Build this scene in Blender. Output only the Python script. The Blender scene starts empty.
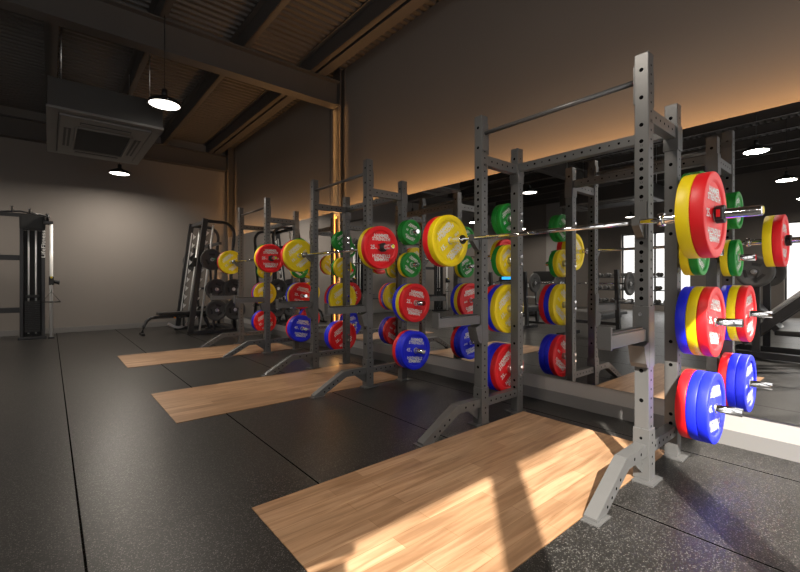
import bpy, bmesh, math, random
from mathutils import Vector, Matrix
R = math.radians
random.seed(7)
SC = bpy.context.scene
COL = SC.collection

# ------------------------------------------------------------------ materials
def new_mat(name):
    m = bpy.data.materials.new(name); m.use_nodes = True
    nt = m.node_tree
    return m, nt, nt.nodes['Principled BSDF']

def plain(name, col, rough=0.5, metal=0.0, spec=0.5, var=0.06, vscale=9.0, bump=0.0, bscale=250.0):
    """painted / moulded surface with a faint procedural mottling"""
    m, nt, b = new_mat(name)
    N, L = nt.nodes, nt.links
    tc = N.new('ShaderNodeTexCoord'); no = N.new('ShaderNodeTexNoise')
    no.inputs['Scale'].default_value = vscale; no.inputs['Detail'].default_value = 4
    L.new(tc.outputs['Object'], no.inputs['Vector'])
    mr = N.new('ShaderNodeMapRange'); mr.inputs[3].default_value = 1 - var; mr.inputs[4].default_value = 1 + var
    L.new(no.outputs['Fac'], mr.inputs[0])
    mx = N.new('ShaderNodeVectorMath'); mx.operation = 'SCALE'
    mx.inputs[0].default_value = col[:3]
    L.new(mr.outputs[0], mx.inputs['Scale']); L.new(mx.outputs[0], b.inputs['Base Color'])
    b.inputs['Roughness'].default_value = rough; b.inputs['Metallic'].default_value = metal
    b.inputs['Specular IOR Level'].default_value = spec
    if bump:
        n2 = N.new('ShaderNodeTexNoise'); n2.inputs['Scale'].default_value = bscale
        L.new(tc.outputs['Object'], n2.inputs['Vector'])
        bp = N.new('ShaderNodeBump'); bp.inputs['Strength'].default_value = bump; bp.inputs['Distance'].default_value = 0.002
        L.new(n2.outputs['Fac'], bp.inputs['Height']); L.new(bp.outputs[0], b.inputs['Normal'])
    return m

def emit(name, col, s):
    m, nt, b = new_mat(name)
    b.inputs['Base Color'].default_value = (*col, 1)
    b.inputs['Emission Color'].default_value = (*col, 1); b.inputs['Emission Strength'].default_value = s
    return m

M = {}
M['rack'] = plain('rack_grey', (0.105, 0.104, 0.103), 0.38, 0.35, bump=0.05)
M['hole'] = plain('hole_black', (0.003, 0.003, 0.003), 0.9, spec=0.0)
M['dark_metal'] = plain('charcoal_metal', (0.03, 0.03, 0.032), 0.42, 0.3)
M['black'] = plain('black_plastic', (0.012, 0.012, 0.012), 0.5)
M['blackrub'] = plain('black_rubber', (0.058, 0.057, 0.056), 0.5, bump=0.1)
M['pad'] = plain('black_vinyl', (0.02, 0.02, 0.021), 0.38, bump=0.08)
M['chrome'] = plain('chrome', (0.80, 0.80, 0.82), 0.07, 1.0, var=0.02)
M['satin'] = plain('satin_steel', (0.78, 0.78, 0.77), 0.40, 0.15)
M['steel'] = plain('brushed_steel', (0.6, 0.6, 0.6), 0.3, 1.0)
M['plates'] = {
    'red': plain('red_bumper', (0.74, 0.008, 0.014), 0.45, var=0.03),
    'yellow': plain('yellow_bumper', (0.84, 0.64, 0.004), 0.45, var=0.03),
    'blue': plain('blue_bumper', (0.010, 0.020, 0.74), 0.45, var=0.03),
    'green': plain('green_bumper', (0.006, 0.25, 0.026), 0.45, var=0.03)}
M['white'] = plain('white_print', (0.72, 0.72, 0.70), 0.5, var=0.02)
M['print_black'] = plain('black_print', (0.01, 0.01, 0.01), 0.5, var=0.02)
M['orange'] = plain('orange_knob', (0.8, 0.25, 0.01), 0.4)
M['ylabel'] = plain('yellow_knob', (0.8, 0.65, 0.02), 0.4)
M['wall'] = plain('taupe_wall_paint', (0.185, 0.166, 0.15), 0.75, var=0.04, vscale=1.2, bump=0.04)
M['wall_low'] = plain('grey_skirting_panel', (0.30, 0.285, 0.27), 0.6, var=0.04, vscale=2)
M['skirt'] = plain('grey_baseboard_paint', (0.15, 0.145, 0.14), 0.55, var=0.04, vscale=2)
M['beam'] = plain('painted_beam', (0.075, 0.066, 0.06), 0.55, var=0.1, vscale=3)
M['deck'] = plain('roof_deck', (0.085, 0.075, 0.068), 0.5, 0.2, var=0.1, vscale=3)
M['ac'] = plain('ac_casing', (0.11, 0.105, 0.10), 0.5, var=0.04)
M['ac_dark'] = plain('ac_grille', (0.012, 0.012, 0.012), 0.6)
M['ac_case_shaded'] = plain('ac_side_shaded', (0.03, 0.028, 0.026), 0.6)  # sides darker than the fascia: their shade is put into the colour
M['white_frame'] = plain('window_frame_dark', (0.05, 0.05, 0.05), 0.5)
M['lamp'] = emit('lamp_white', (1.0, 0.93, 0.84), 7.0)
M['led'] = emit('led_warm', (1.0, 0.46, 0.10), 1.5)
M['screen'] = emit('screen_cyan', (0.03, 0.35, 0.8), 1.6)
M['green_led'] = emit('green_led', (0.05, 0.9, 0.2), 1.5)
m, nt, b = new_mat('mirror_glass')
b.inputs['Base Color'].default_value = (0.90, 0.90, 0.90, 1); b.inputs['Metallic'].default_value = 1.0; b.inputs['Roughness'].default_value = 0.0
M['mirror'] = m
# thin window glass: mostly clear with a weak reflection
m = bpy.data.materials.new('window_glass'); m.use_nodes = True; nt = m.node_tree; nt.nodes.clear()
o = nt.nodes.new('ShaderNodeOutputMaterial'); mx = nt.nodes.new('ShaderNodeMixShader')
t = nt.nodes.new('ShaderNodeBsdfTransparent'); g = nt.nodes.new('ShaderNodeBsdfGlossy'); g.inputs['Roughness'].default_value = 0.02
mx.inputs[0].default_value = 0.06; nt.links.new(t.outputs[0], mx.inputs[1]); nt.links.new(g.outputs[0], mx.inputs[2]); nt.links.new(mx.outputs[0], o.inputs[0])
M['glass'] = m

def rubber_floor():
    m, nt, b = new_mat('speckled_rubber_tiles'); N, L = nt.nodes, nt.links
    tc = N.new('ShaderNodeTexCoord')
    mp = N.new('ShaderNodeMapping'); mp.inputs['Location'].default_value = (-0.11, -0.12, 0)
    L.new(tc.outputs['Object'], mp.inputs['Vector'])
    def lines(loc, bw, rh, mort, col):
        mp_ = N.new('ShaderNodeMapping'); mp_.inputs['Location'].default_value = loc
        L.new(tc.outputs['Object'], mp_.inputs['Vector'])
        q = N.new('ShaderNodeTexBrick'); q.offset = 0.0; q.squash = 1.0
        q.inputs['Scale'].default_value = 1.0; q.inputs['Brick Width'].default_value = bw; q.inputs['Row Height'].default_value = rh
        q.inputs['Mortar Size'].default_value = mort; q.inputs['Mortar Smooth'].default_value = 0.4; q.inputs['Bias'].default_value = 0.0
        q.inputs['Color1'].default_value = q.inputs['Color2'].default_value = (1, 1, 1, 1); q.inputs['Mortar'].default_value = (col, col, col, 1)
        L.new(mp_.outputs[0], q.inputs['Vector']); return q
    bx_ = lines((-0.11+21, 500, 0), 1.05, 1000, 0.0065, 0.22); by_ = lines((500, -0.12+20.8, 0), 1000, 1.04, 0.0045, 0.40)
    br = N.new('ShaderNodeMix'); br.data_type = 'RGBA'; br.blend_type = 'MULTIPLY'; br.inputs[0].default_value = 1
    L.new(bx_.outputs['Color'], br.inputs[6]); L.new(by_.outputs['Color'], br.inputs[7])
    vo = N.new('ShaderNodeTexVoronoi'); vo.inputs['Scale'].default_value = 165
    L.new(tc.outputs['Object'], vo.inputs['Vector'])
    hs = N.new('ShaderNodeSeparateColor'); L.new(vo.outputs['Color'], hs.inputs[0])
    r1 = N.new('ShaderNodeMapRange'); r1.inputs[1].default_value = 0.48; r1.inputs[2].default_value = 1.0
    L.new(hs.outputs[0], r1.inputs[0])
    r2 = N.new('ShaderNodeMapRange'); r2.inputs[1].default_value = 0.55; r2.inputs[2].default_value = 0.25
    L.new(vo.outputs['Distance'], r2.inputs[0])
    mu = N.new('ShaderNodeMath'); mu.operation = 'MULTIPLY'; L.new(r1.outputs[0], mu.inputs[0]); L.new(r2.outputs[0], mu.inputs[1])
    no = N.new('ShaderNodeTexNoise'); no.inputs['Scale'].default_value = 1.3; no.inputs['Detail'].default_value = 5
    L.new(tc.outputs['Object'], no.inputs['Vector'])
    base = N.new('ShaderNodeMix'); base.data_type = 'RGBA'
    base.inputs[6].default_value = (0.0105, 0.0098, 0.0092, 1); base.inputs[7].default_value = (0.017, 0.0158, 0.0148, 1)
    L.new(no.outputs['Fac'], base.inputs[0])
    sp = N.new('ShaderNodeMix'); sp.data_type = 'RGBA'; sp.inputs[7].default_value = (0.16, 0.15, 0.14, 1)
    L.new(mu.outputs[0], sp.inputs[0]); L.new(base.outputs[2], sp.inputs[6])
    ml = N.new('ShaderNodeMix'); ml.data_type = 'RGBA'; ml.blend_type = 'MULTIPLY'; ml.inputs[0].default_value = 1
    L.new(sp.outputs[2], ml.inputs[6]); L.new(br.outputs[2], ml.inputs[7])
    L.new(ml.outputs[2], b.inputs['Base Color'])
    b.inputs['Roughness'].default_value = 0.34
    sm = N.new('ShaderNodeMapRange'); sm.inputs[3].default_value = 0.34; sm.inputs[4].default_value = 0.0
    L.new(bx_.outputs['Fac'], sm.inputs[0]); L.new(sm.outputs[0], b.inputs['Specular IOR Level'])
    n2 = N.new('ShaderNodeTexNoise'); n2.inputs['Scale'].default_value = 160
    L.new(tc.outputs['Object'], n2.inputs['Vector'])
    inv = N.new('ShaderNodeMath'); inv.operation = 'MULTIPLY_ADD'; inv.inputs[1].default_value = -1.5
    L.new(bx_.outputs['Fac'], inv.inputs[0]); L.new(n2.outputs['Fac'], inv.inputs[2])
    bp = N.new('ShaderNodeBump'); bp.inputs['Strength'].default_value = 0.25; bp.inputs['Distance'].default_value = 0.003
    L.new(inv.outputs[0], bp.inputs['Height']); L.new(bp.outputs[0], b.inputs['Normal'])
    return m

def oak():
    m, nt, b = new_mat('oak_planks'); N, L = nt.nodes, nt.links
    tc = N.new('ShaderNodeTexCoord')
    br = N.new('ShaderNodeTexBrick'); br.offset = 0.37; br.offset_frequency = 2; br.squash = 1.0
    br.inputs['Scale'].default_value = 1.0; br.inputs['Brick Width'].default_value = 0.62; br.inputs['Row Height'].default_value = 0.093
    br.inputs['Mortar Size'].default_value = 0.0012; br.inputs['Bias'].default_value = 0.0
    br.inputs['Color1'].default_value = (0.32, 0.190, 0.105, 1); br.inputs['Color2'].default_value = (0.45, 0.285, 0.168, 1); br.inputs['Mortar'].default_value = (0.24, 0.13, 0.06, 1)
    L.new(tc.outputs['Object'], br.inputs['Vector'])
    mp = N.new('ShaderNodeMapping'); mp.inputs['Scale'].default_value = (2.2, 30, 30)
    L.new(tc.outputs['Object'], mp.inputs['Vector'])
    no = N.new('ShaderNodeTexNoise'); no.inputs['Scale'].default_value = 1.0; no.inputs['Detail'].default_value = 6; no.inputs['Distortion'].default_value = 0.7
    L.new(mp.outputs[0], no.inputs['Vector'])
    cr = N.new('ShaderNodeValToRGB'); cr.color_ramp.elements[0].position = 0.3; cr.color_ramp.elements[1].position = 0.72
    cr.color_ramp.elements[0].color = (0.60, 0.53, 0.47, 1); cr.color_ramp.elements[1].color = (1.1, 1.1, 1.1, 1)
    L.new(no.outputs['Fac'], cr.inputs[0])
    mp2 = N.new('ShaderNodeMapping'); mp2.inputs['Scale'].default_value = (1.4, 7, 7); L.new(tc.outputs['Object'], mp2.inputs['Vector'])
    n3 = N.new('ShaderNodeTexNoise'); n3.inputs['Scale'].default_value = 1.0; n3.inputs['Detail'].default_value = 3; L.new(mp2.outputs[0], n3.inputs['Vector'])
    c3 = N.new('ShaderNodeMapRange'); c3.inputs[1].default_value = 0.3; c3.inputs[2].default_value = 0.7; c3.inputs[3].default_value = 0.8; c3.inputs[4].default_value = 1.12
    L.new(n3.outputs['Fac'], c3.inputs[0])
    ml = N.new('ShaderNodeMix'); ml.data_type = 'RGBA'; ml.blend_type = 'MULTIPLY'; ml.inputs[0].default_value = 1
    L.new(br.outputs['Color'], ml.inputs[6]); L.new(cr.outputs[0], ml.inputs[7])
    vm = N.new('ShaderNodeVectorMath'); vm.operation = 'SCALE'; L.new(ml.outputs[2], vm.inputs[0]); L.new(c3.outputs[0], vm.inputs['Scale'])
    L.new(vm.outputs[0], b.inputs['Base Color'])
    b.inputs['Roughness'].default_value = 0.38; b.inputs['Specular IOR Level'].default_value = 0.4
    return m
M['floor'] = rubber_floor(); M['oak'] = oak()

# ------------------------------------------------------------------ mesh builder
class MB:
    def __init__(s): s.bm = bmesh.new(); s.mats = []
    def mi(s, mat):
        if mat not in s.mats: s.mats.append(mat)
        return s.mats.index(mat)
    def _tag(s, faces, mat, smooth=False):
        i = s.mi(mat)
        for f in faces: f.material_index = i; f.smooth = smooth
    def box(s, x0, x1, y0, y1, z0, z1, mat, bev=0.0):
        vs = [s.bm.verts.new(p) for p in ((x0,y0,z0),(x1,y0,z0),(x1,y1,z0),(x0,y1,z0),(x0,y0,z1),(x1,y0,z1),(x1,y1,z1),(x0,y1,z1))]
        fs = [s.bm.faces.new([vs[i] for i in q]) for q in ((3,2,1,0),(4,5,6,7),(0,1,5,4),(1,2,6,5),(2,3,7,6),(3,0,4,7))]
        s._tag(fs, mat)
        if bev:
            es = list({e for f in fs for e in f.edges})
            r = bmesh.ops.bevel(s.bm, geom=es, offset=bev, segments=2, affect='EDGES', profile=0.7)
            s._tag(r['faces'], mat)
        return s
    def cyl(s, p0, p1, r, mat, r1=None, n=20, caps=True, smooth=True):
        p0, p1 = Vector(p0), Vector(p1); r1 = r if r1 is None else r1
        q = (p1 - p0).to_track_quat('Z', 'Y')
        def ring(p, rr): return [s.bm.verts.new(p + q @ Vector((rr*math.cos(2*math.pi*k/n), rr*math.sin(2*math.pi*k/n), 0))) for k in range(n)]
        a, b = ring(p0, r), ring(p1, r1)
        s._tag([s.bm.faces.new((a[k], a[(k+1)%n], b[(k+1)%n], b[k])) for k in range(n)], mat, smooth)
        if caps: s._tag([s.bm.faces.new(a[::-1]), s.bm.faces.new(b)], mat)
        return s
    def tube(s, pts, r, mat, n=14, sq=None, caps=True):
        """sweep a round (or rectangular sq=(w,h)) section along a polyline"""
        pts = [Vector(p) for p in pts]; rings = []
        for i, p in enumerate(pts):
            d = (pts[min(i+1, len(pts)-1)] - pts[max(i-1, 0)]).normalized()
            up = Vector((0,0,1)) if abs(d.z) < 0.95 else Vector((1,0,0))
            sx = d.cross(up).normalized(); sz = sx.cross(d).normalized()
            if sq: off = [(-sq[0]/2,-sq[1]/2),(sq[0]/2,-sq[1]/2),(sq[0]/2,sq[1]/2),(-sq[0]/2,sq[1]/2)]
            else: off = [(r*math.cos(2*math.pi*k/n), r*math.sin(2*math.pi*k/n)) for k in range(n)]
            rings.append([s.bm.verts.new(p + sx*a + sz*b) for a, b in off])
        k = len(rings[0])
        for a, b in zip(rings, rings[1:]):
            s._tag([s.bm.faces.new((a[j], a[(j+1)%k], b[(j+1)%k], b[j])) for j in range(k)], mat, not sq)
        if caps: s._tag([s.bm.faces.new(rings[0][::-1]), s.bm.faces.new(rings[-1])], mat)
        return s
    def prism(s, poly, axis, a0, a1, mat):
        """extrude a 2-D polygon; axis 'y': poly is (x,z); axis 'x': (y,z); axis 'z': (x,y)"""
        def P(u, v, a): return {'y': (u, a, v), 'x': (a, u, v), 'z': (u, v, a)}[axis]
        A = [s.bm.verts.new(P(u, v, a0)) for u, v in poly]; B = [s.bm.verts.new(P(u, v, a1)) for u, v in poly]
        n = len(poly)
        fs = [s.bm.faces.new(A), s.bm.faces.new(B[::-1])] + [s.bm.faces.new((A[k], B[k], B[(k+1)%n], A[(k+1)%n])) for k in range(n)]
        bmesh.ops.recalc_face_normals(s.bm, faces=fs); s._tag(fs, mat)
        return s
    def lathe(s, prof, mat, n=56, axis='y', c=(0,0,0), closed=True, matf=None):
        """revolve (radius, along) profile about an axis through c"""
        rings = []
        for r, a in prof:
            rg = []
            for k in range(n):
                t = 2*math.pi*k/n; u, v = r*math.cos(t), r*math.sin(t)
                p = {'y': (u, a, v), 'z': (u, v, a), 'x': (a, u, v)}[axis]
                rg.append(s.bm.verts.new((p[0]+c[0], p[1]+c[1], p[2]+c[2])))
            rings.append(rg)
        m = len(rings); fs = []
        for i in range(m if closed else m-1):
            a, b = rings[i], rings[(i+1) % m]
            for k in range(n): fs.append(s.bm.faces.new((a[k], a[(k+1)%n], b[(k+1)%n], b[k])))
        bmesh.ops.recalc_face_normals(s.bm, faces=fs); s._tag(fs, mat, True)
        return s
    def disc(s, c, r, axis, mat, n=12, sign=1):
        """flat disc facing along sign*axis (used for drilled holes in a face)"""
        vs = []
        for k in range(n):
            t = 2*math.pi*k/n; u, v = r*math.cos(t), r*math.sin(t)
            p = {'y': (u, 0, v), 'x': (0, u, v), 'z': (u, v, 0)}[axis]
            vs.append(s.bm.verts.new((c[0]+p[0], c[1]+p[1], c[2]+p[2])))
        s._tag([s.bm.faces.new(vs)], mat); return s
    def mesh(s, me, mat, mx=Matrix()):
        b2 = bmesh.new(); b2.from_mesh(me); b2.transform(mx)
        vm = {v: s.bm.verts.new(v.co) for v in b2.verts}; fs = []
        for f in b2.faces:
            try: fs.append(s.bm.faces.new([vm[v] for v in f.verts]))
            except ValueError: pass
        s._tag(fs, mat); b2.free(); return s
    def xf(s, mx): s.bm.transform(mx); return s
    def build(s, name, parent=None, loc=None, sharp=35):
        me = bpy.data.meshes.new(name)
        if sharp:
            for e in s.bm.edges:
                if len(e.link_faces) == 2 and e.calc_face_angle(0) > R(sharp): e.smooth = False
        s.bm.to_mesh(me); s.bm.free()
        for m_ in s.mats: me.materials.append(m_)
        o = bpy.data.objects.new(name, me); COL.objects.link(o)
        if parent: o.parent = parent
        if loc: o.location = loc
        return o

def text_mesh(body, size, off=0.0, align='CENTER', spacing=1.0, line=1.0):
    cu = bpy.data.curves.new('t', 'FONT'); cu.body = body; cu.size = size; cu.align_x = align; cu.align_y = 'CENTER'
    cu.offset = off; cu.resolution_u = 2; cu.space_character = spacing; cu.space_line = line
    ob = bpy.data.objects.new('t', cu); COL.objects.link(ob)
    dg = bpy.context.evaluated_depsgraph_get(); dg.update()
    me = bpy.data.meshes.new_from_object(ob.evaluated_get(dg))
    bpy.data.objects.remove(ob); bpy.data.curves.remove(cu)
    return me

def tag(o, label, cat, group=None, kind=None):
    if label: o['label'] = label
    if cat: o['category'] = cat
    if group: o['group'] = group
    if kind: o['kind'] = kind
    return o
def empty(name, loc=(0,0,0), rz=0.0):
    o = bpy.data.objects.new(name, None); COL.objects.link(o); o.location = loc; o.rotation_euler = (0,0,rz); o.empty_display_size = 0.1
    return o
KIDS = {}
def copy_tree(o, parent=None):
    c = o.copy(); COL.objects.link(c)
    if parent: c.parent = parent
    for ch in list(o.children): copy_tree(ch, c)
    return c
def struct(o): o['kind'] = 'structure'; return o

# ------------------------------------------------------------------ room
XW, XL, YF, YB, ZT = 3.80, -10.20, -1.20, 11.68, 4.71     # wall faces and roof
PF = 3.61                                                  # face of the low panel under the mirrors
struct(MB().box(XL-.3, XW+.3, YF-.3, YB+.3, -0.15, 0.0, M['floor']).build('floor'))
struct(MB().box(XW, XW+.2, YF-.2, YB+.2, 0, ZT, M['wall']).build('wall_right'))
struct(MB().box(XL-.2, XW, YB, YB+.2, 0, ZT, M['wall']).build('wall_back'))
struct(MB().box(PF, XW, YF, YB, 0.0, 0.236, M['wall_low'], 0.002).build('trim_1'))
struct(MB().box(PF-.006, PF, YF, YB-.02, 0.0, 0.108, M['skirt']).build('baseboard_right'))
struct(MB().box(XL, PF-.006, YB-.02, YB, 0.0, 0.115, M['skirt'], 0.002).build('baseboard_back'))

def wall_open(name, axis, p0, p1, a0, a1, opens, z0=0.0, z1=ZT):
    """a wall slab along one axis with window openings [(a,b,zs,zh)]"""
    mb = MB()
    def bx(u0, u1, za, zb):
        if u1 - u0 < 1e-4 or zb - za < 1e-4: return
        if axis == 'y': mb.box(p0, p1, u0, u1, za, zb, M['wall'])
        else: mb.box(u0, u1, p0, p1, za, zb, M['wall'])
    cur = a0
    for u0, u1, zs, zh in opens:
        bx(cur, u0, z0, z1); bx(u0, u1, z0, zs); bx(u0, u1, zh, z1); cur = u1
    bx(cur, a1, z0, z1)
    return struct(mb.build(name))
LW = [(-0.4, 2.15, 0.25, 2.95), (4.6, 6.95, 0.25, 2.95)]
wall_open('wall_left', 'y', XL-.2, XL, YF-.2, YB, LW)
HF = 3.30
FW = [(-3.95, -2.53, 0.15, HF), (-2.43, -1.06, 0.15, HF), (-.88, .41, 0.15, HF), (.57, 1.92, 0.15, HF), (2.02, 3.37, 0.15, HF)]  # first bay is added, unseen, to bring more daylight to the left side
wall_open('wall_front', 'x', YF-.08, YF, XL, XW, FW)
def window(n, axis, a, b, zs, zh, p, bars):
    e = struct(empty('window_%d' % n, (p, (a+b)/2, zs) if axis == 'y' else ((a+b)/2, p, zs)))
    w, h, t = (b-a)/2, zh-zs, (.03 if axis == 'y' else .02)
    fr = MB(); gl = MB()
    def B(mb, u0, u1, d0, d1, z0, z1, m):
        if axis == 'y': mb.box(d0, d1, u0, u1, z0, z1, m)
        else: mb.box(u0, u1, d0, d1, z0, z1, m)
    f = 0.045 if axis == 'y' else 0.03
    B(fr, -w, w, -t, t, 0, f, M['white_frame']); B(fr, -w, w, -t, t, h-f, h, M['white_frame'])
    B(fr, -w, -w+f, -t, t, f, h-f, M['white_frame']); B(fr, w-f, w, -t, t, f, h-f, M['white_frame'])
    for q in bars: B(fr, q-.03, q+.03, -t, t, f, h-f, M['white_frame'])
    B(gl, -w+f, w-f, -.004, .004, f, h-f, M['glass'])
    fr.build('window_frame', e); gl.build('pane', e)
k = 1
for a, b_, zs, zh in LW: window(k, 'y', a, b_, zs, zh, XL-.1, (0.0,)); k += 1
for a, b_, zs, zh in FW: window(k, 'x', a, b_, zs, zh, YF-.04, ()); k += 1
struct(MB().box(XL, XL+.12, 9.45, 10.15, 0, ZT, M['wall_low']).build('trim_2'))

# roof deck: trapezoid ribs running across the hall
mb = MB(); poly = []; y = YF - .2
while y < YB + .2:
    poly += [(y, ZT), (y+.05, ZT), (y+.065, ZT+.035), (y+.115, ZT+.035)]; y += .13
poly += [(y, ZT)]
A = [mb.bm.verts.new((XL-.2, u, v)) for u, v in poly]; B = [mb.bm.verts.new((XW+.2, u, v)) for u, v in poly]
mb._tag([mb.bm.faces.new((A[i], A[i+1], B[i+1], B[i])) for i in range(len(poly)-1)], M['deck'])
mb.box(XL-.2, XW+.2, YF-.2, YB+.2, ZT+.037, ZT+.06, M['deck'])
struct(mb.build('ceiling'))
tn = 3
def ibeam_x(y, z0, z1, x0, x1, fw=.2):
    global tn
    m = MB(); t = .018
    m.box(x0, x1, y-fw/2, y+fw/2, z0, z0+t, M['beam']); m.box(x0, x1, y-fw/2, y+fw/2, z1-t, z1, M['beam']); m.box(x0, x1, y-.008, y+.008, z0+t, z1-t, M['beam'])
    struct(m.build('trim_%d' % tn)); tn += 1
CY = (-1.08, 6.05, 11.56)
for y in CY: ibeam_x(y, 4.06, 4.47, XL, 3.70)
for i in range(13):                                       # purlins on top of the rafters
    x = 3.16 - 1.05*i
    m = MB(); m.box(x-.008, x+.008, YF, YB, 4.47, 4.705, M['beam']); m.box(x, x+.075, YF, YB, 4.47, 4.482, M['beam']); m.box(x-.075, x, YF, YB, 4.693, 4.705, M['beam'])
    struct(m.build('trim_%d' % tn)); tn += 1
m = MB(); m.box(3.28, 3.44, YF, YB, 4.47, 4.50, M['beam']); m.box(3.35, 3.37, YF, YB, 4.50, 4.71, M['beam'])
struct(m.build('trim_%d' % tn)); tn += 1
COLS = {}
for y, xf in zip(CY, (3.70, 3.70, 3.615)):                # I-section wall columns
    if y > 11: y -= .09
    m = MB(); m.box(xf, xf+.012, y-.11, y+.11, 0.236, 4.70, M['beam']); m.box(xf+.012, 3.79, y-.006, y+.006, 0.236, 4.70, M['beam']); m.box(3.79, XW, y-.11, y+.11, .236, 4.70, M['beam'])
    COLS[round(y, 2)] = struct(m.build('trim_%d' % tn)); tn += 1

# mirrors with warm LED strips round their edges
ZM0, ZM1 = 0.236, 2.27
def led_area(loc, rot, sx, sy, power, parent):
    l = bpy.data.lights.new('led_light', 'AREA'); l.shape = 'RECTANGLE'; l.size = sx; l.size_y = sy; l.energy = power; l.color = (1.0, 0.50, 0.17)
    o = bpy.data.objects.new('led_light', l); COL.objects.link(o); o.location = loc; o.rotation_euler = rot
    return o
def mirror(y0, y1, label, pw):
    e = tag(empty('wall_mirror', (3.60, (y0+y1)/2, ZM0)), label, 'mirror', 'gym wall mirrors')
    h, H = (y1-y0)/2, ZM1-ZM0
    MB().box(-.008, 0, -h, h, 0.003, H, M['mirror']).build('mirror_glass', e)
    MB().box(0, .012, -h, h, 0.003, H-.002, M['black']).build('backing_board', e)
    MB().box(.05, .07, -h, h, H-.09, H-.06, M['led']).build('led_strip', e)
    for s_ in (-1, 1): MB().box(.018, .032, s_*h-.006, s_*h+.006, .03, H-.03, M['led']).build('led_strip', e)
    led_area((3.672, (y0+y1)/2, ZM1-.045), (R(180), R(-3), 0), .04, y1-y0, pw, e)
    for yy, rx in ((y0, -90), (y1, 90)): led_area((3.632, yy + (-.012 if rx < 0 else .012), (ZM0+ZM1)/2), (R(rx), 0, R(35 if rx < 0 else -35)), .03, H-.1, 9.0, e)
for y, xf, sides in ((6.05, 3.70, (-1, 1)), (11.47, 3.615, (-1,))):      # slim LED profiles running up the column edges
    for sd_ in sides:
        yy = y + sd_*.128
        MB().box(xf-.052, xf-.046, yy-.006, yy+.006, ZM1+.02, 4.05, M['dark_metal']).build('led_profile', COLS[y])
        led_area((xf-.044, yy, 3.17), (R(90), 0, R(-90 - sd_*50)), .012, 1.75, 1.5, None)
mirror(-1.15, 5.77, 'large wall mirror behind the nearest lifting racks', 36)
mirror(5.99, 11.30, 'wall mirror beyond the steel column, behind the farthest rack', 22)

# ------------------------------------------------------------------ platforms
RACKY = (1.521, 4.250, 6.980); RACKN = ('nearest', 'middle', 'farthest')
RX, RR, HW = 2.63, 0.49, 0.594        # front post x, rear post offset, half width
for i, cy in enumerate(RACKY):
    o = MB().box(0, 2.385, 0, 1.11, 0, .004, M['oak']).build('lifting_platform', None, (.775, cy-.555, 0.0005))
    tag(o, ('oak plank lifting platform with sun patches under the nearest rack', 'shaded oak plank lifting platform under the middle rack', 'oak plank lifting platform under the farthest rack, smallest in view')[i], 'platform', 'wooden lifting platforms')

# ------------------------------------------------------------------ plates
def plate_proto(kind, r, th, left, right):
    """bumper plate lying on the y axis, centred; face towards -y"""
    mb = MB(); h = th/2; c = M['plates'][kind]
    prof = [(.026,-h+.006),(.052,-h+.006),(.058,-h+.010),(r*.77,-h+.010),(r*.80,-h+.002),(r*.82,-h),(r-.005,-h),(r-.0012,-h+.0015),(r,-h+.005),
            (r,h-.005),(r-.0012,h-.0015),(r-.005,h),(r*.82,h),(r*.80,h-.002),(r*.77,h-.010),(.058,h-.010),(.052,h-.006),(.026,h-.006)]
    o = mb.lathe(prof, c, 64).build('bumper_plate', sharp=50)
    MB().lathe([(.0255,-h),(.030,-h),(.032,-h+.003),(.032,h-.003),(.030,h),(.0255,h)], M['steel'], 32).build('hub', o)
    k = r/.225
    t1 = text_mesh('HAMMER\nSTRENGTH', .047*k, .0016*k, line=.78); tl = text_mesh(left, .058*k, .0014*k); tr = text_mesh(right, .030*k, .0008*k); tu = text_mesh('KG' if kind != 'blue' else 'LB', .022*k, .0006*k)
    face = Matrix.Translation((0, -(h-.0085), 0)) @ Matrix.Rotation(R(90), 4, 'X')
    T = lambda x, y_: face @ Matrix.Translation((x*k, y_*k, 0))
    MB().mesh(t1, M['white'], T(0, .105)).build('brand_lettering', o, sharp=0)
    MB().mesh(t1, M['white'], T(0, -.105) @ Matrix.Rotation(math.pi, 4, 'Z')).build('brand_lettering', o, sharp=0)
    MB().mesh(tl, M['white'], T(-.112, 0)).mesh(tu, M['white'], T(-.062, -.013)).build('weight_marking', o, sharp=0)
    MB().mesh(tr, M['white'], T(.105, 0)).build('weight_marking', o, sharp=0)
    return o
TH, TB = .054, .060
PROTO = {'bar red': plate_proto('red', .215, TB, '25', '55LB'), 'bar yellow': plate_proto('yellow', .215, TB, '15', '35LB'), 'red': plate_proto('red', .215, TH, '25', '55LB'), 'yellow': plate_proto('yellow', .215, TH, '15', '35LB'), 'blue': plate_proto('blue', .215, TH, '45', '20KG'),
         'green': plate_proto('green', .142, .048, '10', '25LB'), 'small yellow': plate_proto('yellow', .142, .048, '15', '35LB')}
USED = set()
def place_plate(kind, x, y, z, rot, label, group, flip=False):
    p = PROTO[kind]
    if kind not in USED: USED.add(kind); o = p
    else: o = copy_tree(p)
    o.location = (x, y, z); o.rotation_euler = (0, rot, 0)
    return tag(o, label, 'weight plate', group)

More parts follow.
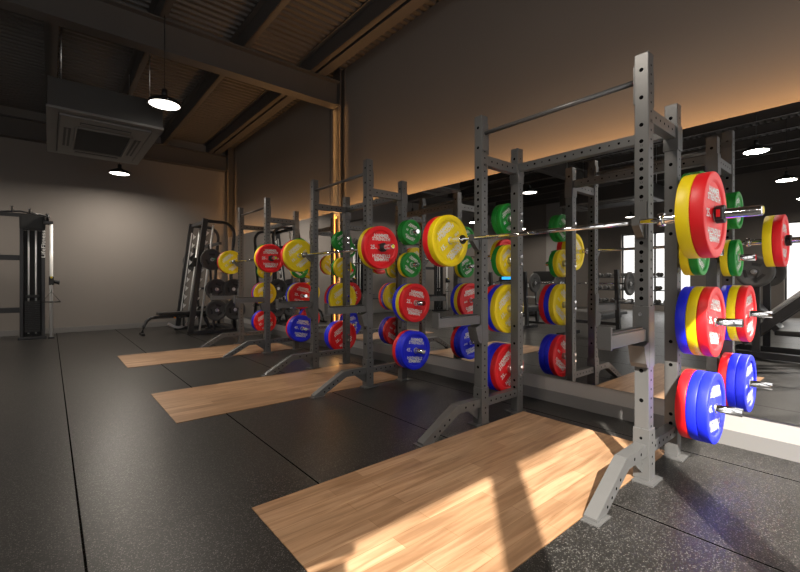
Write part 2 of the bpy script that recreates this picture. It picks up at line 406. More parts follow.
# ------------------------------------------------------------------ racks
def holes_x(mb, x, y, zs, r=.0115):
    for z in zs: mb.disc((x, y, z), r, 'x', M['hole'])
def holes_y(mb, x, y, zs, r=.007):
    for z in zs: mb.disc((x, y, z), r, 'y', M['hole'])
DENSE = [1.946-.053*k for k in range(22)]; SPARSE = [2.355, 2.197, 2.04, .63, .46, .29]
W = .0375
def make_rack():
    e = empty('squat_rack', (RX, RACKY[0], 0))
    G = M['rack']
    for s in (-1, 1):
        y = s*HW
        u = MB(); u.box(-W, W, y-W, y+W, .012, 2.45, G, .004)
        for fx in (-W-.0006, W+.0006): holes_x(u, fx, y, DENSE+SPARSE)
        for fy in (y-W-.0006, y+W+.0006): holes_y(u, 0, fy, [2.38-.053*k for k in range(40)])
        up = u.build('front_post', e)
        nm = MB()
        for k_ in range(11): nm.mesh(text_mesh(str(15-k_), .017, .0004), M['print_black'], Matrix.Translation((-W-.001, y, 1.92-.106*k_)) @ Matrix.Rotation(R(-90), 4, 'Z') @ Matrix.Rotation(R(90), 4, 'X'))
        nm.build('post_numbers', up, sharp=0)
        MB().mesh(text_mesh('HS', .03, .001), M['print_black'], Matrix.Translation((0.005, y-W-.001, 2.06)) @ Matrix.Rotation(R(90), 4, 'X')).build('post_emblem', up, sharp=0)
        sl = MB(); sl.box(-W-.006, W+.006, y-W-.006, y+W+.006, .012, .30, G, .003); holes_x(sl, -W-.0066, y, [.245, .10], .008); holes_y(sl, 0, y-W-.0066, [.1, .14, .22, .265])
        sl.build('post_sleeve', up)
        MB().box(-.085, .075, y-(.035 if s > 0 else .075), y+(.075 if s > 0 else .035), 0, .012, G, .003).build('base_plate', e)
        # angled front foot
        f = MB(); f.prism([(-W-.006,.215),(-.315,.215),(-.345,.200),(-.665,.020),(-.665,.006),(-.565,.006),(-.310,.142),(-.285,.150),(-W-.006,.150)], 'y', y-.032, y+.032, G)
        for hx in (-.13, -.22): f.disc((hx, y-.0326, .183), .009, 'y', M['hole'])
        for hx, hz in ((-.40,.128),(-.45,.099),(-.50,.070),(-.55,.042)): f.disc((hx, y-.0326, hz), .008, 'y', M['hole'])
        ft = f.build('front_foot', e)
        MB().prism([(-W-.006,.150),(-.185,.150),(-W-.006,.05)], 'y', y-.006, y+.006, G).build('gusset', ft)
        MB().box(-.69, -.55, y-(.036 if s > 0 else .05), y+(.05 if s > 0 else .036), 0, .006, G, .002).build('foot_pad', ft)
        # rear post
        r = MB(); r.box(RR-W, RR+W, y-W, y+W, .012, 2.29, G, .004)
        holes_x(r, RR-W-.0006, y, [2.2, 1.9, 1.75, 1.6, 1.45, .75, .6, .28, .22]); holes_x(r, RR+W+.0006, y, [2.2, 1.9])
        for fy in (y-W-.0006, y+W+.0006): holes_y(r, RR, fy, [2.2-.053*k for k in range(39)], .005)
        rp = r.build('rear_post', e)
        MB().box(RR-W-.006, RR+W+.006, y-W-.006, y+W+.006, 1.99, 2.15, G, .003).build('clamp_sleeve', rp)
        MB().box(RR-.075, RR+.085, y-(.035 if s > 0 else .075), y+(.075 if s > 0 else .035), 0, .012, G, .003).build('base_plate', e)
        # side beams
        b1 = MB(); b1.box(W+.006, RR-W, y-.03, y+.03, .145, .210, G, .003); holes_y(b1, 0, 0, [])
        for q in range(6): b1.disc((.09+q*.065, y-.0306, .178), .008, 'y', M['hole']); b1.disc((.09+q*.065, y+.0306, .178), .008, 'y', M['hole'])
        b1.build('lower_side_beam', e)
        b2 = MB(); b2.box(W, RR-W-.006, y-.03, y+.03, 2.065, 2.145, G, .003)
        for q in range(5): b2.disc((.10+q*.07, y-.0306, 2.105), .008, 'y', M['hole']); b2.disc((.10+q*.07, y+.0306, 2.105), .008, 'y', M['hole'])
        b2.build('upper_side_beam', e)
        MB().box(-W+.004, W-.004, y-s*W-s*.008 if s > 0 else y+W, (y-s*W) if s > 0 else y+W+.008, 2.17, 2.39, G, .002).build('bar_bracket', e)
        MB().prism([(W,2.15),(W+.012,2.15),(W+.012,2.30),(W,2.36)], 'y', y-W, y+W, G).build('beam_bracket', e)
        # storage pegs on the outside of the rear post
        for z, ln in zip((1.690, 1.322, .895, .365), (.86, .86, .955, .955)):
            p = MB(); p.cyl((RR, s*(HW+W), z), (RR, s*(HW+W+.0345), z), .034, M['steel']); p.cyl((RR, s*(HW+W+.0345), z), (RR, s*ln, z), .0245, M['chrome'], n=24)
            pg = p.build('storage_peg', e)
            for dz in (-.033, .033):
                MB().lathe([(.0,-.016),(.013,-.016),(.016,-.010),(.016,0),(.0,0)], M['chrome'], 10, 'y', (RR+.0, y - s*W if s > 0 else y + W + .0, z+dz), closed=False).build('bolt', pg)
        # safety arm with saddle bracket
        a = MB(); a.box(-.50, -W-.012, y-.030, y+.030, .805, .872, G, .004)
        ar = a.build('safety_arm', e)
        MB().box(-.475, -.075, y-.024, y+.024, .873, .884, M['dark_metal'], .002).build('wear_strip', ar)
        MB().box(-.515, -.50, y-.034, y+.034, .80, .915, G, .003).build('end_stop', ar)
        sd = MB(); sd.prism([(-W-.001,1.00),(-W-.010,1.00),(-W-.012,.80),(-.115,.78),(-.085,.68),(-.065,.655),(-W-.001,.655)], 'y', y-.043, y+.043, G)
        sd.box(-W, W*.9, y+W+.0008, y+W+.007, .655, 1.0, G, .002); sd.box(-W, W*.9, y-W-.007, y-W-.0008, .655, 1.0, G, .002)
        sd.cyl((-W-.011, y, .955), (-W-.022, y, .955), .010, M['chrome'], n=12)
        sd.build('arm_bracket', ar)
        # j-cup
        jc = MB(); jc.box(-W-.012, -W-.001, y-.030, y+.030, 1.385, 1.60, G, .002)
        jc.prism([(-W-.012,1.462),(-W-.012,1.385),(-W-.030,1.395),(-W-.088,1.455),(-W-.088,1.505),(-W-.076,1.505),(-W-.070,1.462)], 'y', y-.020, y+.020, G)
        jc.build('j_cup', e)
    mb = MB(); mb.box(RR-.03, RR+.03, -HW+W+.006, HW-W-.006, 2.085, 2.155, G, .003)
    for q in range(15): mb.disc((RR-.0306, -.47+q*.067, 2.12), .009 if q % 2 else .006, 'x', M['hole']); mb.disc((RR+.0306, -.47+q*.067, 2.12), .009 if q % 2 else .006, 'x', M['hole'])
    mb.build('rear_crossbeam', e)
    MB().cyl((0, -HW+W+.008, 2.31), (0, HW-W-.008, 2.31), .0165, M['rack'], n=20).build('pull_up_bar', e)
    return e
rack = make_rack()
racks = [rack] + [copy_tree(rack) for _ in RACKY[1:]]
for i, (o, cy) in enumerate(zip(racks, RACKY)):
    o.location = (RX, cy, 0)
    tag(o, ('grey steel squat rack nearest the camera, its posts tallest in view', 'grey steel squat rack in the middle of the row of three', 'grey steel squat rack farthest away, before the black smith machine')[i], 'squat rack', 'squat racks in a row')

# barbells, clips and plates
BZ, BX, BH = 1.4765, -.089, 1.13
def make_bar():
    e = empty('barbell', (RX+BX, RACKY[0], BZ))
    MB().cyl((0,-.70,0), (0,.70,0), .0143, M['chrome'], n=18).build('shaft', e)
    for s in (-1, 1):
        sl = MB().lathe([(.001, s*.70),(.034, s*.70),(.037, s*.705),(.037, s*.725),(.034, s*.73),(.0248, s*.731),(.0248, s*BH),(.021, s*(BH+.004)),(.001, s*(BH+.004))], M['chrome'], 28, closed=False).build('sleeve', e)
        MB().lathe([(.001, s*(BH+.006)),(.018, s*(BH+.006)),(.018, s*(BH+.0045))], M['ylabel'], 20, closed=False).build('end_cap', sl)
    return e
def make_clip():
    o = MB().lathe([(.0255,-.018),(.042,-.018),(.045,-.015),(.045,.015),(.042,.018),(.0255,.018)], M['black'], 28).build('barbell_clip')
    MB().box(-.05, -.028, -.016, .016, -.028, .028, M['black'], .004).build('lever', o)
    MB().box(-.053, -.050, -.008, .008, -.018, .018, M['plates']['red'], .001).build('lever_pad', o)
    return o
bar0, clip0 = make_bar(), make_clip()
BW = ('resting on the nearest rack', 'resting on the middle rack', 'resting on the farthest rack')
# per side (-1 near the camera, +1 away): peg z, plates from the post outwards
ORD3 = {1: ('only plate', ), 2: ('inner plate', 'outer plate'), 3: ('innermost plate', 'centre plate', 'outermost plate')}
STACK = {-1: [('green','green'), ('small yellow','green'), ('blue','yellow','red'), ('red','blue','blue')],
          1: [('green','green'), ('small yellow','green'), ('yellow','blue','red'), ('red','blue','blue')]}
LEVEL = ('top', 'second', 'third', 'lowest')
for i, cy in enumerate(RACKY):
    b = bar0 if i == 0 else copy_tree(bar0)
    b.location = (RX+BX, cy, BZ)
    tag(b, 'chrome olympic barbell loaded with red and yellow plates, ' + BW[i], 'barbell', 'loaded barbells')
    for s in (-1, 1):
        c = clip0 if (i == 0 and s == -1) else copy_tree(clip0)
        side = 'near' if s < 0 else 'far'
        c.location = (RX+BX, cy + s*(.836+2*TB+.0179), BZ-.0006)
        tag(c, 'black barbell clip with red lever on %s end of the %s rack barbell' % (side, RACKN[i]), 'barbell clip', 'barbell clips')
        for q, kind in enumerate(('yellow', 'red')):
            place_plate('bar ' + kind, RX+BX, cy + s*(.836+TB*(q+.5)), BZ-.0005, R(0) if s < 0 else R(-38),
                        'large %s plate on %s end of the barbell on the %s rack' % (kind, side, RACKN[i]), 'plates on barbells')
        for lv, (z, st) in enumerate(zip((1.690, 1.322, .895, .365), STACK[s])):
            yy = HW + W + .0352
            for q, kind in enumerate(st):
                th = .048 if kind in ('green', 'small yellow') else TH
                rot = {-1: (R(18), R(28), R(8) , R(6))[lv], 1: (R(-32), R(-34), R(-34), R(-34))[lv]}[s] + R(3)*i
                place_plate(kind, RX+RR, cy + s*(yy+th/2), z-.0008, rot,
                            '%s %s on the %s peg, %s post of the %s rack' % (kind, ORD3[len(st)][q], LEVEL[lv], side, RACKN[i]), 'plates stored on rack pegs')
                yy += th + .0008

# ------------------------------------------------------------------ black iron plate used by the machines
def iron_proto(mat, name='iron_plate', r=.225, th=.045):
    h = th/2
    o = MB().lathe([(.026,-h+.004),(.055,-h),(.062,-h+.012),(r*.72,-h+.012),(r*.78,-h),(r-.006,-h),(r,-h+.006),(r,h-.006),(r-.006,h),(r*.78,h),(r*.72,h-.012),(.062,h-.012),(.055,h),(.026,h-.004)], mat, 48).build(name, sharp=50)
    MB().lathe([(.0255,-h-.001),(.036,-h-.001),(.036,h+.001),(.0255,h+.001)], M['steel'], 24).build('hub', o)
    for a in (0, 120, 240):
        MB().prism([(-.05,.085),(.05,.085),(.06,.125),(-.06,.125)], 'y', -h+.0085, h-.0085, M['black']).xf(Matrix.Rotation(R(a), 4, 'Y')).build('grip_slot', o)
    return o
IRON = iron_proto(M['blackrub']); iron_used = [False]
def iron(loc, rot, label, group):
    if not iron_used[0]: iron_used[0] = True; o = IRON
    else: o = copy_tree(IRON)
    o.location = loc; o.rotation_euler = rot
    return tag(o, label, 'weight plate', group)

# ------------------------------------------------------------------ smith machine at the back
SX, SY0, SY1 = 2.24, 9.46, 10.60
def make_smith():
    yc = (SY0+SY1)/2; e = empty('smith_machine', (SX, yc, 0)); D = M['dark_metal']; h = (SY1-SY0)/2; lean = .30
    for s in (-1, 1):
        y = s*h
        MB().tube([(0,y,.05),(lean,y,2.46)], 0, D, sq=(.07,.10)).build('upright', e)
        # notched racking strip
        n_ = MB(); yi = y - s*.042
        for k_ in range(10):
            z = .35 + k_*.2; x = lean*z/2.2 + .045
            n_.prism([(x-.02,z-.06),(x+.035,z+.0),(x+.05,z+.035),(x+.02,z+.03),(x-.01,z+.07)], 'y', yi-.004, yi+.004, M['satin'])
        n_.prism([(.03,.28),(.055,.28),(.055+lean*.85,2.25),(.03+lean*.85,2.25)], 'y', yi-.003, yi+.003, M['satin'])
        n_.build('racking_strip', e)
        MB().cyl((.19,y-s*.03,.08), (.19+lean*.93,y-s*.03,2.34), .019, M['satin'], n=14).build('guide_rod', e)
        MB().tube([(-.06,y,.04),(.95,y,.04)], 0, D, sq=(.07,.07)).build('base_rail', e)
        # arched top tube and rear leg
        pts = [(lean-.03,y,2.42)] + [(lean+.02+.10*k_, y, 2.42-.004*k_) for k_ in range(1,4)]
        cx, cz = lean+.36, 2.17
        pts += [(cx+.24*math.sin(R(a)), y, cz+.24*math.cos(R(a))) for a in range(0, 91, 15)] + [(.82,y,1.0),(.92,y,.05)]
        MB().tube(pts, .034, D).build('arched_frame', e)
        MB().tube([(.48,y,.06),(.36,y,1.9)], 0, D, sq=(.04,.04)).build('rear_strut', e)
        for x_, z in ((.50,.50),(.87,.50),(.50,.95),(.84,.95)):
            MB().cyl((x_, y, z), (x_, y+s*.19, z), .025, M['steel']).build('storage_horn', e)
        MB().tube([(.42,y,.5),(.9,y,.5)], 0, D, sq=(.04,.05)).build('horn_rail', e)
        MB().tube([(.40,y,.95),(.86,y,.95)], 0, D, sq=(.04,.05)).build('horn_rail', e)
        MB().box(.30, .43, y-.05, y+.05, 1.46, 1.68, M['black'], .015).build('bar_carriage', e)
    for x_, z in ((lean+.02,2.41),(.6,1.95),(.88,.06)): MB().tube([(x_,-h,z),(x_,h,z)], 0, D, sq=(.06,.06)).build('cross_tube', e)
    MB().cyl((.36,-h-.42,1.58),(.36,h+.30,1.58), .02, M['chrome']).build('smith_bar', e)
    return tag(e, 'black leaning smith machine with chrome guide rods by the back wall', 'smith machine')
smith = make_smith()
iron((SX+.36, SY0-.25, 1.58), (0,0,0), 'charcoal plate on the near end of the smith machine bar', 'plates on the smith machine')
iron((SX+.36, SY1+.10, 1.58), (0,0,0), 'charcoal plate on the far end of the smith machine bar', 'plates on the smith machine')
for x_, z, nm in ((.50,.50,'lower front'),(.87,.50,'lower rear'),(.50,.95,'upper front'),(.84,.95,'upper rear')):
    iron((SX+x_, SY0-(.08 if 'front' in nm else .135), z), (0,R(20),0), 'charcoal plate on the %s horn of the smith machine, near side' % nm, 'plates on the smith machine')

def bench(label, loc, rz, incline=0):
    e = empty('weight_bench', loc, rz); D = M['dark_metal']
    MB().box(-.62, .05, -.14, .14, .40, .465, M['pad'], .02).build('back_pad', e)
    MB().box(.09, .45, -.14, .14, .40, .465, M['pad'], .02).build('seat_pad', e)
    MB().tube([(-.70,0,.36),(.45,0,.36)], 0, D, sq=(.06,.06)).build('spine', e)
    pts = [(-.60,0,.36),(-.74,0,.35),(-.82,0,.29),(-.87,0,.18),(-.90,0,.05)]
    MB().tube(pts, .032, D).build('front_leg', e)
    MB().box(-.93, -.87, -.16, .16, 0, .05, M['black'], .01).build('front_foot', e)
    MB().tube([(.30,0,.36),(.42,0,.06)], 0, D, sq=(.06,.06)).build('rear_leg', e)
    MB().box(.38, .46, -.22, .22, 0, .06, D, .01).build('rear_foot', e)
    arc = [(-.42+.42*(k_/10), 0, .22-.10*math.sin(math.pi*k_/10)) for k_ in range(11)]
    MB().tube(arc, 0, M['steel'], sq=(.012,.05)).build('angle_ladder', e)
    MB().tube([(-.12,0,.37),(-.12,0,.14)], 0, D, sq=(.04,.04)).build('support_post', e)
    MB().lathe([(.001,-.03),(.018,-.03),(.02,-.02),(.02,.02),(.018,.03),(.001,.03)], M['orange'], 16, 'y', (-.30,-.05,.34), closed=False).build('pop_pin', e)
    return tag(e, label, 'bench')
bench('black adjustable bench standing inside the smith machine', (2.36, 10.03, 0), 0)

# ------------------------------------------------------------------ cable crossover by the back wall
def cable_machine():
    e = empty('cable_crossover', (-2.05, 10.85, 0)); D = M['dark_metal']; K = 2.05
    for s in (1, -1):
        xo, xi = s*(K-.10), s*(K-.42)          # outer / inner post
        xa, xb = min(xo, xi), max(xo, xi)
        for x_ in (xo, xi): MB().box(x_-.028, x_+.028, -.05, .05, .03, 2.36, D, .006).build('tower_post', e)
        MB().box(xa-.05, xb+.05, -.14, .14, 0, .05, D, .01).build('tower_base', e)
        MB().box(xa-.035, xb+.03, -.06, .08, 2.12, 2.43, M['black'], .05).build('top_shroud', e)
        MB().box(xa+.0, xb-.0, .06, .075, .05, 2.12, M['ac_dark']).build('rear_cover', e)
        for q in (-.06, .05): MB().cyl(((xo+xi)/2+q, 0, .1), ((xo+xi)/2+q, 0, 2.12), .015, M['satin'], n=12).build('guide_rod', e)
        st = MB()
        for k_ in range(17): st.box(xa+.045, xb-.045, -.06, .055, .13+.036*k_, .13+.036*k_+.033, M['black'], .003)
        stk = st.build('weight_stack', e)
        MB().box(xa+.06, xb-.06, -.055, .05, .80, .86, M['black'], .01).build('top_weight', stk)
        px = s*(K+.02); rod = MB().cyl((px, -.16, .03), (px, -.16, 2.25), .027, M['satin'], n=20).build('pulley_column', e)
        MB().box(px-.05, px+.05, -.21, -.11, 0, .03, D, .005).build('column_foot', e)
        MB().box(px-.12 if s > 0 else px-.03, px+.03 if s > 0 else px+.12, -.19, .02, 2.25, 2.31, D, .01).build('column_bracket', e)
        MB().lathe([(.001,-.025),(.075,-.025),(.085,-.012),(.065,0),(.085,.012),(.075,.025),(.001,.025)], M['black'], 24, 'x', (px-s*.06, -.13, 2.38), closed=False).build('top_pulley', e)
        ca = MB(); ca.box(px-.04, px+.04, -.21, -.11, 1.05, 1.22, M['black'], .012); ca.cyl((px+.02,-.16,1.13),(px+s*.13,-.16,1.10), .03, M['black'], r1=.045)
        car = ca.build('pulley_carriage', e)
        MB().lathe([(.001,-.02),(.017,-.02),(.02,0),(.017,.02),(.001,.02)], M['ylabel'], 14, 'y', (px, -.22, 1.2), closed=False).build('pull_pin', car)
        MB().cyl((px, -.22, 1.06), (px, -.22, .92), .006, M['steel'], n=8).build('cable_end', e)
        hd = MB(); hd.tube([(px-.14,-.22,.72),(px,-.22,.92),(px+.14,-.22,.72)], .006, M['black'], n=8); hd.cyl((px-.14,-.22,.72),(px+.14,-.22,.72), .013, M['black'], n=12)
        hd.build('stirrup_handle', e)
    MB().mesh(text_mesh('LifeFitness', .13, .001), M['white'], Matrix.Translation((K-.098, -.052, 1.86)) @ Matrix.Rotation(R(90), 4, 'X') @ Matrix.Rotation(R(90), 4, 'Z') @ Matrix.Scale(.62, 4, (0,1,0))).build('lettering', e, sharp=0)
    for z in (1.58, .57): MB().box(-K+.42, K-.42, .0, .06, z-.05, z+.05, D, .008).build('cross_beam', e)
    MB().tube([(-K+.2,-.02,2.40),(K-.2,-.02,2.40)], 0, D, sq=(.06,.07)).build('top_beam', e)
    for s in (-1, 1):
        pb = MB(); c0 = s*1.62
        pb.tube([(c0-.45,-.05,2.40),(c0-.35,-.32,2.40),(c0+.0,-.40,2.43),(c0+.30,-.32,2.40),(c0+.42,-.05,2.40)], .016, M['dark_metal'])
        pb.tube([(c0-.1,-.38,2.43),(c0-.1,-.55,2.48)], .018, M['steel']); pb.tube([(c0+.14,-.38,2.42),(c0+.14,-.55,2.46)], .018, M['steel'])
        pb.build('pull_up_grips', e)
    return tag(e, 'tall dark cable crossover machine with weight stack and chrome column', 'cable machine')
cable_machine()

# ------------------------------------------------------------------ ceiling things
def make_ac():
    e = empty('ceiling_air_conditioner', (.575, 7.52, 3.19)); w, l, h = .60, 1.115, .37
    MB().box(-w, w, -l, l, .012, h, M['ac_case_shaded'], .006).build('casing', e)
    fr = MB(); t = .10
    fr.box(-w-.012, w+.012, -l-.012, -l+.13, 0, .03, M['ac'], .004); fr.box(-w-.012, w+.012, l-.13, l+.012, 0, .03, M['ac'], .004)
    fr.box(-w-.012, -w+t, -l+.13, l-.13, 0, .03, M['ac'], .004); fr.box(w-t, w+.012, -l+.13, l-.13, 0, .03, M['ac'], .004)
    fr.build('outer_frame', e)
    MB().box(-w+t+.01, w-t-.01, -l+.14, l-.14, -.022, .012, M['ac'], .02).build('fascia', e)
    g = MB(); gx, gy = .295, .575
    g.box(-gx, gx, -gy, gy, -.030, -.020, M['ac_dark'], .004)
    for k_ in range(24): g.box(-gx, gx, -gy+.02+k_*.046, -gy+.03+k_*.046, -.034, -.028, M['ac_dark'])
    gr = g.build('intake_grille', e)
    MB().tube([(-gx,-gy-.02,-.028),(gx,-gy-.02,-.028),(gx+.02,-gy,-.028),(gx+.02,gy,-.028),(gx,gy+.02,-.028),(-gx,gy+.02,-.028),(-gx-.02,gy,-.028),(-gx-.02,-gy,-.028),(-gx,-gy-.02,-.028)], .014, M['ac'], n=8).build('grille_rim', gr)
    for a0, a1, b0, b1 in ((-.28,.28,-.82,-.72),(-.28,.28,.72,.82),(-.435,-.36,-.47,.47),(.36,.435,-.47,.47)):
        v = MB(); v.box(a0, a1, b0, b1, -.026, -.020, M['ac_dark'], .002); v.box(a0+.01, a1-.01, (b0+b1)/2-.015, (b0+b1)/2+.015, -.032, -.024, M['ac'], .002) if a1-a0 > .2 else v.box((a0+a1)/2-.01, (a0+a1)/2+.01, b0+.01, b1-.01, -.032, -.024, M['ac'], .002)
        v.build('air_vane', e)
    for sx in (-1, 1):
        for sy in (-1, 1): MB().cyl((sx*(w-.13), sy*(l-.15), h), (sx*(w-.13), sy*(l-.15), 4.705-3.19), .006, M['steel'], n=8).build('hanger_rod', e)
    return e
ac = make_ac(); tag(ac, 'large grey cassette air conditioner hung from the roof', 'air conditioner')
ac2 = copy_tree(ac); ac2.location = (-4.35, 4.9, 3.19); tag(ac2, 'second grey cassette air conditioner, seen only in the mirror', 'air conditioner')

def make_lamp():
    e = empty('high_bay_lamp', (0,0,3.35))
    MB().lathe([(.001,.10),(.06,.10),(.07,.085),(.11,.075),(.17,.045),(.187,.02),(.187,-.004),(.174,-.004),(.172,.006),(.001,.006)], M['black'], 40, 'z', closed=False).build('housing', e)
    MB().lathe([(.001,.0),(.171,.0),(.171,.005),(.001,.005)], M['lamp'], 40, 'z', closed=False).build('diffuser', e)
    MB().cyl((0,0,.10),(0,0,.19), .035, M['black'], n=16).build('driver_box', e)
    MB().cyl((0,0,.19),(0,0,1.36), .005, M['black'], n=8).build('suspension_cable', e)
    for a in (30, 150, 270): MB().cyl((.18*math.cos(R(a)), .18*math.sin(R(a)), .01), (.20*math.cos(R(a)), .20*math.sin(R(a)), .01), .008, M['steel'], n=8).build('clip', e)
    return e
lamp0 = make_lamp(); first = True
for ix, x in enumerate((1.10, -2.05, -5.20, -8.35)):
    for iy, y in enumerate((1.50, 5.89, 10.30)):
        o = lamp0 if first else copy_tree(lamp0); first = False
        o.location = (x, y, 3.35)
        tag(o, {(0,1): 'round white high bay lamp hanging right of the air conditioner', (0,2): 'round white high bay lamp hanging low before the back wall',
                (0,0): 'round white high bay lamp hanging above the nearest platform'}.get((ix, iy), 'round high bay lamp seen in mirror, %s row and %s line from the mirrors' % (('first','second','third')[iy], ('','second','third','fourth')[ix])), 'lamp', 'high bay lamps')
        l = bpy.data.lights.new('lamp_light', 'AREA'); l.shape = 'DISK'; l.size = .33; l.energy = (40, 42, 78)[iy] if ix == 0 else 36; l.color = (1.0, .90, .78); l.spread = R(120 if iy == 1 else 172)
        lo = bpy.data.objects.new('lamp_light', l); COL.objects.link(lo); lo.location = (x, y, 3.345)

# ------------------------------------------------------------------ machines that stand on the left (seen in the mirror)
def leg_press():
    e = empty('leg_press', (-1.10, .66, 0), R(-90)); D = M['dark_metal']
    for y in (-.40, .40):
        MB().tube([(-1.05,y,.06),(1.00,y,.06)], 0, D, sq=(.09,.09)).build('base_rail', e)
        MB().tube([(-.80,y*.8,.22),(.75,y*.8,1.72)], 0, D, sq=(.08,.12)).build('sled_rail', e)
        MB().cyl((-.55,y*.95,.60),(.70,y*.95,1.80), .022, M['satin']).build('guide_rod', e)
        MB().tube([(.72,y*.8,.08),(.72,y*.8,1.70)], 0, D, sq=(.08,.08)).build('rear_post', e)
        MB().tube([(-.62,y,.08),(-.62,y,1.30)], 0, D, sq=(.07,.09)).build('storage_post', e)
        for x_, z in ((-.62,1.27),(.55,.36)): MB().cyl((x_,y+math.copysign(.03,y),z),(x_,y*1.62,z), .0245, M['steel']).build('plate_horn', e)
    MB().tube([(.55,-.45,.36),(.55,.45,.36)], 0, D, sq=(.07,.07)).build('horn_rail', e)
    MB().box(.05,.17,-.30,.30,1.12,1.62, D, .02).build('sled', e)
    MB().box(-.45,.05,-.22,.22,.34,.42, M['pad'], .03).build('seat_pad', e)
    MB().tube([(-.42,0,.42),(-.86,0,.98)], 0, M['pad'], sq=(.42,.08)).build('back_pad', e)
    for x_ in (-1.0, .95): MB().tube([(x_,-.355,.06),(x_,.355,.06)], 0, D, sq=(.09,.09)).build('cross_foot', e)
    return tag(e, 'dark leg press machine with sloping rails, seen in the mirror at right', 'leg press')
leg_press()
for q, (dx, dy, z) in enumerate(((-.62,.475,1.27),(-.62,.525,1.27),(-.62,-.475,1.27),(.55,.49,.36),(.55,-.49,.36))):
    iron((-1.10+dy, .66-dx, z-.0005), (0,R(15*q),R(-90)), 'black plate on the leg press, ' + ('upper horn, inner of two','upper horn, outer of two','upper horn, far from the mirror','lower horn, mirror side','lower horn, far from the mirror')[q], 'plates on the leg press')

def press_station(x, y, label):
    e = empty('bench_press', (x, y, 0)); D = M['dark_metal']
    MB().box(-.65,.60,-.14,.14,.40,.465, M['pad'], .02).build('bench_pad', e)
    MB().tube([(-.6,0,.36),(.75,0,.36)], 0, D, sq=(.07,.07)).build('spine', e)
    MB().tube([(-.5,0,.36),(-.55,0,.04)], 0, D, sq=(.07,.07)).build('front_leg', e)
    MB().box(-.6,-.5,-.22,.22,0,.05, D, .01).build('front_foot', e)
    for s in (-1, 1):
        MB().tube([(.70,s*.5,.03),(.80,s*.5,1.35)], 0, D, sq=(.07,.07)).build('upright', e)
        MB().tube([(.30,s*.5,.035),(1.15,s*.5,.035)], 0, D, sq=(.07,.07)).build('side_foot', e)
        MB().cyl((.765,s*.53,.75),(.765,s*.74,.75), .0245, M['steel']).build('plate_horn', e)
        MB().box(.66,.74,s*.5-.04,s*.5+.04,.98,1.06, M['steel'], .01).build('bar_hook', e)
    MB().tube([(.72,-.5,.3),(.72,.5,.3)], 0, D, sq=(.06,.06)).build('cross_tube', e)
    return tag(e, label, 'bench press')
press_station(-1.9, 3.9, 'olympic bench press with loaded bar, seen in mirror, nearer of two')
press_station(-2.2, 6.1, 'olympic bench press with loaded bar, seen in mirror, farther of two')
for x, y, nm in ((-1.9, 3.9, 'nearer'), (-2.2, 6.1, 'farther')):
    b = empty('barbell', (x+.70, y, 1.082))
    MB().cyl((0,-.66,0),(0,.66,0), .0143, M['chrome']).build('shaft', b)
    for s in (-1, 1): MB().cyl((0,s*.66,0),(0,s*1.08,0), .0248, M['chrome']).build('sleeve', b)
    tag(b, 'steel barbell on the %s bench press, seen in the mirror' % nm, 'barbell')
    for s in (-1, 1): iron((x+.70, y+s*.70, 1.0815), (0,0,0), 'black plate on the %s end of the %s bench press bar' % ('near' if s < 0 else 'far', nm), 'plates on the bench presses')

def treadmill(x, y, label, lit=True):
    e = empty('treadmill', (x, y, 0), R(180)); D = M['dark_metal']
    MB().box(-.9,.9,-.40,.40,.05,.20, D, .03).build('deck', e)
    MB().box(-.85,.55,-.26,.26,.201,.210, M['black']).build('running_belt', e)
    MB().box(.55,.95,-.38,.38,.18,.32, D, .05).build('motor_cover', e)
    for s in (-1, 1):
        MB().tube([(.62,s*.38,.18),(.50,s*.38,1.20)], 0, D, sq=(.05,.09)).build('upright', e)
        MB().tube([(.50,s*.38,1.15),(.05,s*.38,1.02)], .022, D).build('handrail', e)
    c = MB().box(.46,.54,-.42,.42,1.10,1.45, M['black'], .02).build('console', e)
    MB().box(.453,.462,-.30,.30,1.17,1.40, M['screen'] if lit else M['ac_dark']).build('screen', c); MB().box(.538,.545,-.04,.04,1.38,1.41, M['green_led']).build('status_light', c)
    return tag(e, label, 'treadmill', 'treadmills')
treadmill(-5.4, 9.2, 'dark treadmill with lit cyan screen, seen in mirror, nearest the back wall')
treadmill(-5.4, 7.75, 'dark treadmill with unlit screen and green status light, seen in mirror', False)
def dumbbell_rack():
    e = empty('dumbbell_rack', (-6.6, 5.2, 0)); D = M['dark_metal']
    for y in (-1.1, 1.1): MB().tube([(.1,y,0),(-.15,y,1.35)], 0, D, sq=(.07,.07)).build('side_post', e); MB().box(-.30,.30,y-.04,y+.04,0,.06, D, .01).build('foot', e)
    for x_, z in ((.12,.45),(.02,.85),(-.08,1.25)): MB().box(x_-.14,x_+.16,-1.1,1.1,z-.03,z, D, .005).build('shelf', e)
    return tag(e, 'three tier dumbbell rack under the left windows, seen in the mirror', 'dumbbell rack')
dumbbell_rack()
d0 = None
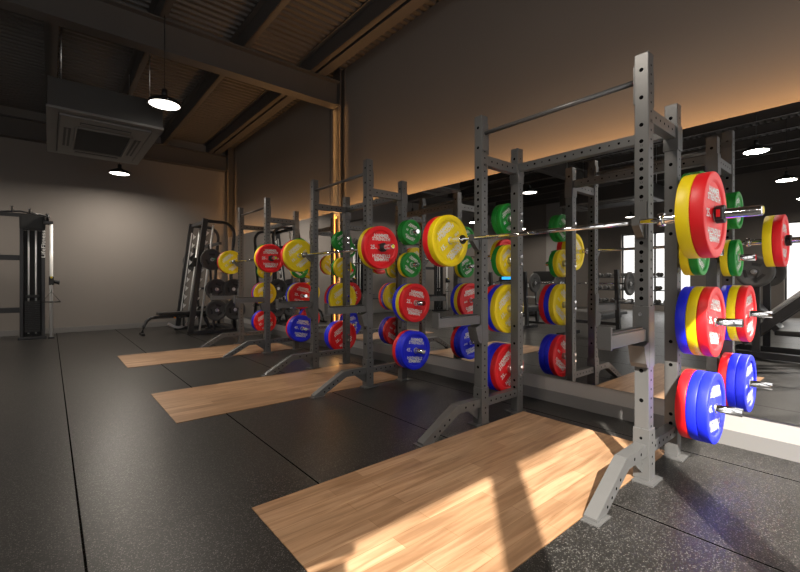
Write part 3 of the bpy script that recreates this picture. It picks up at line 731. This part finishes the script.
for r_, (x_, z) in enumerate(((.12,.45),(.02,.85),(-.08,1.25))):
    for c_ in range(9):
        if d0 is None:
            d0 = empty('dumbbell'); MB().cyl((-.07,0,0),(.07,0,0), .016, M['steel'], n=12).build('handle', d0)
            for s in (-1, 1): MB().lathe([(.001,s*.06),(.05,s*.06),(.062,s*.07),(.062,s*.13),(.05,s*.14),(.001,s*.14)], M['blackrub'], 18, 'x', closed=False).build('head', d0)
            d = d0
        else: d = copy_tree(d0)
        d.location = (-6.6+x_, 5.2-1.0+c_*.25, z+.0625)
        tag(d, 'black dumbbell on the %s shelf of its rack, %s from the back wall end' % (('bottom','middle','top')[r_], ('ninth','eighth','seventh','sixth','fifth','fourth','third','second','first')[c_]), 'dumbbell', 'dumbbells on the rack')

# ------------------------------------------------------------------ light and sky
w = bpy.data.worlds.new('sky'); SC.world = w; w.use_nodes = True
bg = w.node_tree.nodes['Background']; bg.inputs['Color'].default_value = (1.0, 0.98, 0.95, 1); bg.inputs['Strength'].default_value = 1.75
sun = bpy.data.lights.new('sun', 'SUN'); sun.energy = 20.0; sun.angle = R(0.6); sun.color = (1.0, 0.94, 0.84)
so = bpy.data.objects.new('sun', sun); COL.objects.link(so)
hd = Vector((.745, .667)); te = (HF-.03)*.667/(1.50-YF+.07)        # lintel edge falls on y = 1.5
so.rotation_euler = Vector((hd.x, hd.y, -te)).to_track_quat('-Z', 'Y').to_euler()
for axis, lst, p in (('y', LW, XL+.03), ('x', FW, YF+.03)):
    for a, b_, zs, zh in lst:
        l = bpy.data.lights.new('window_portal', 'AREA'); l.shape = 'RECTANGLE'; l.size = b_-a; l.size_y = zh-zs; l.cycles.is_portal = True
        o = bpy.data.objects.new('window_portal', l); COL.objects.link(o)
        o.location = (p, (a+b_)/2, (zs+zh)/2) if axis == 'y' else ((a+b_)/2, p, (zs+zh)/2)
        o.rotation_euler = (R(90), 0, R(-90)) if axis == 'y' else (R(90), 0, 0)

# ------------------------------------------------------------------ camera
cam = bpy.data.cameras.new('camera'); co = bpy.data.objects.new('camera', cam); COL.objects.link(co); SC.camera = co
cam.sensor_width = 36.0; cam.lens = 415.0/800*36.0; cam.shift_y = -6.0/800; cam.clip_start = .05
co.location = (0, 0, 1.15); co.rotation_euler = (R(90), 0, -math.atan(350/415.0))
SC.view_settings.view_transform = 'Standard'; SC.view_settings.exposure = 0.0
cy = SC.cycles; cy.max_bounces = 8; cy.diffuse_bounces = 4; cy.glossy_bounces = 4; cy.caustics_reflective = True; cy.caustics_refractive = False; cy.sample_clamp_indirect = 4.0; cy.use_denoising = True
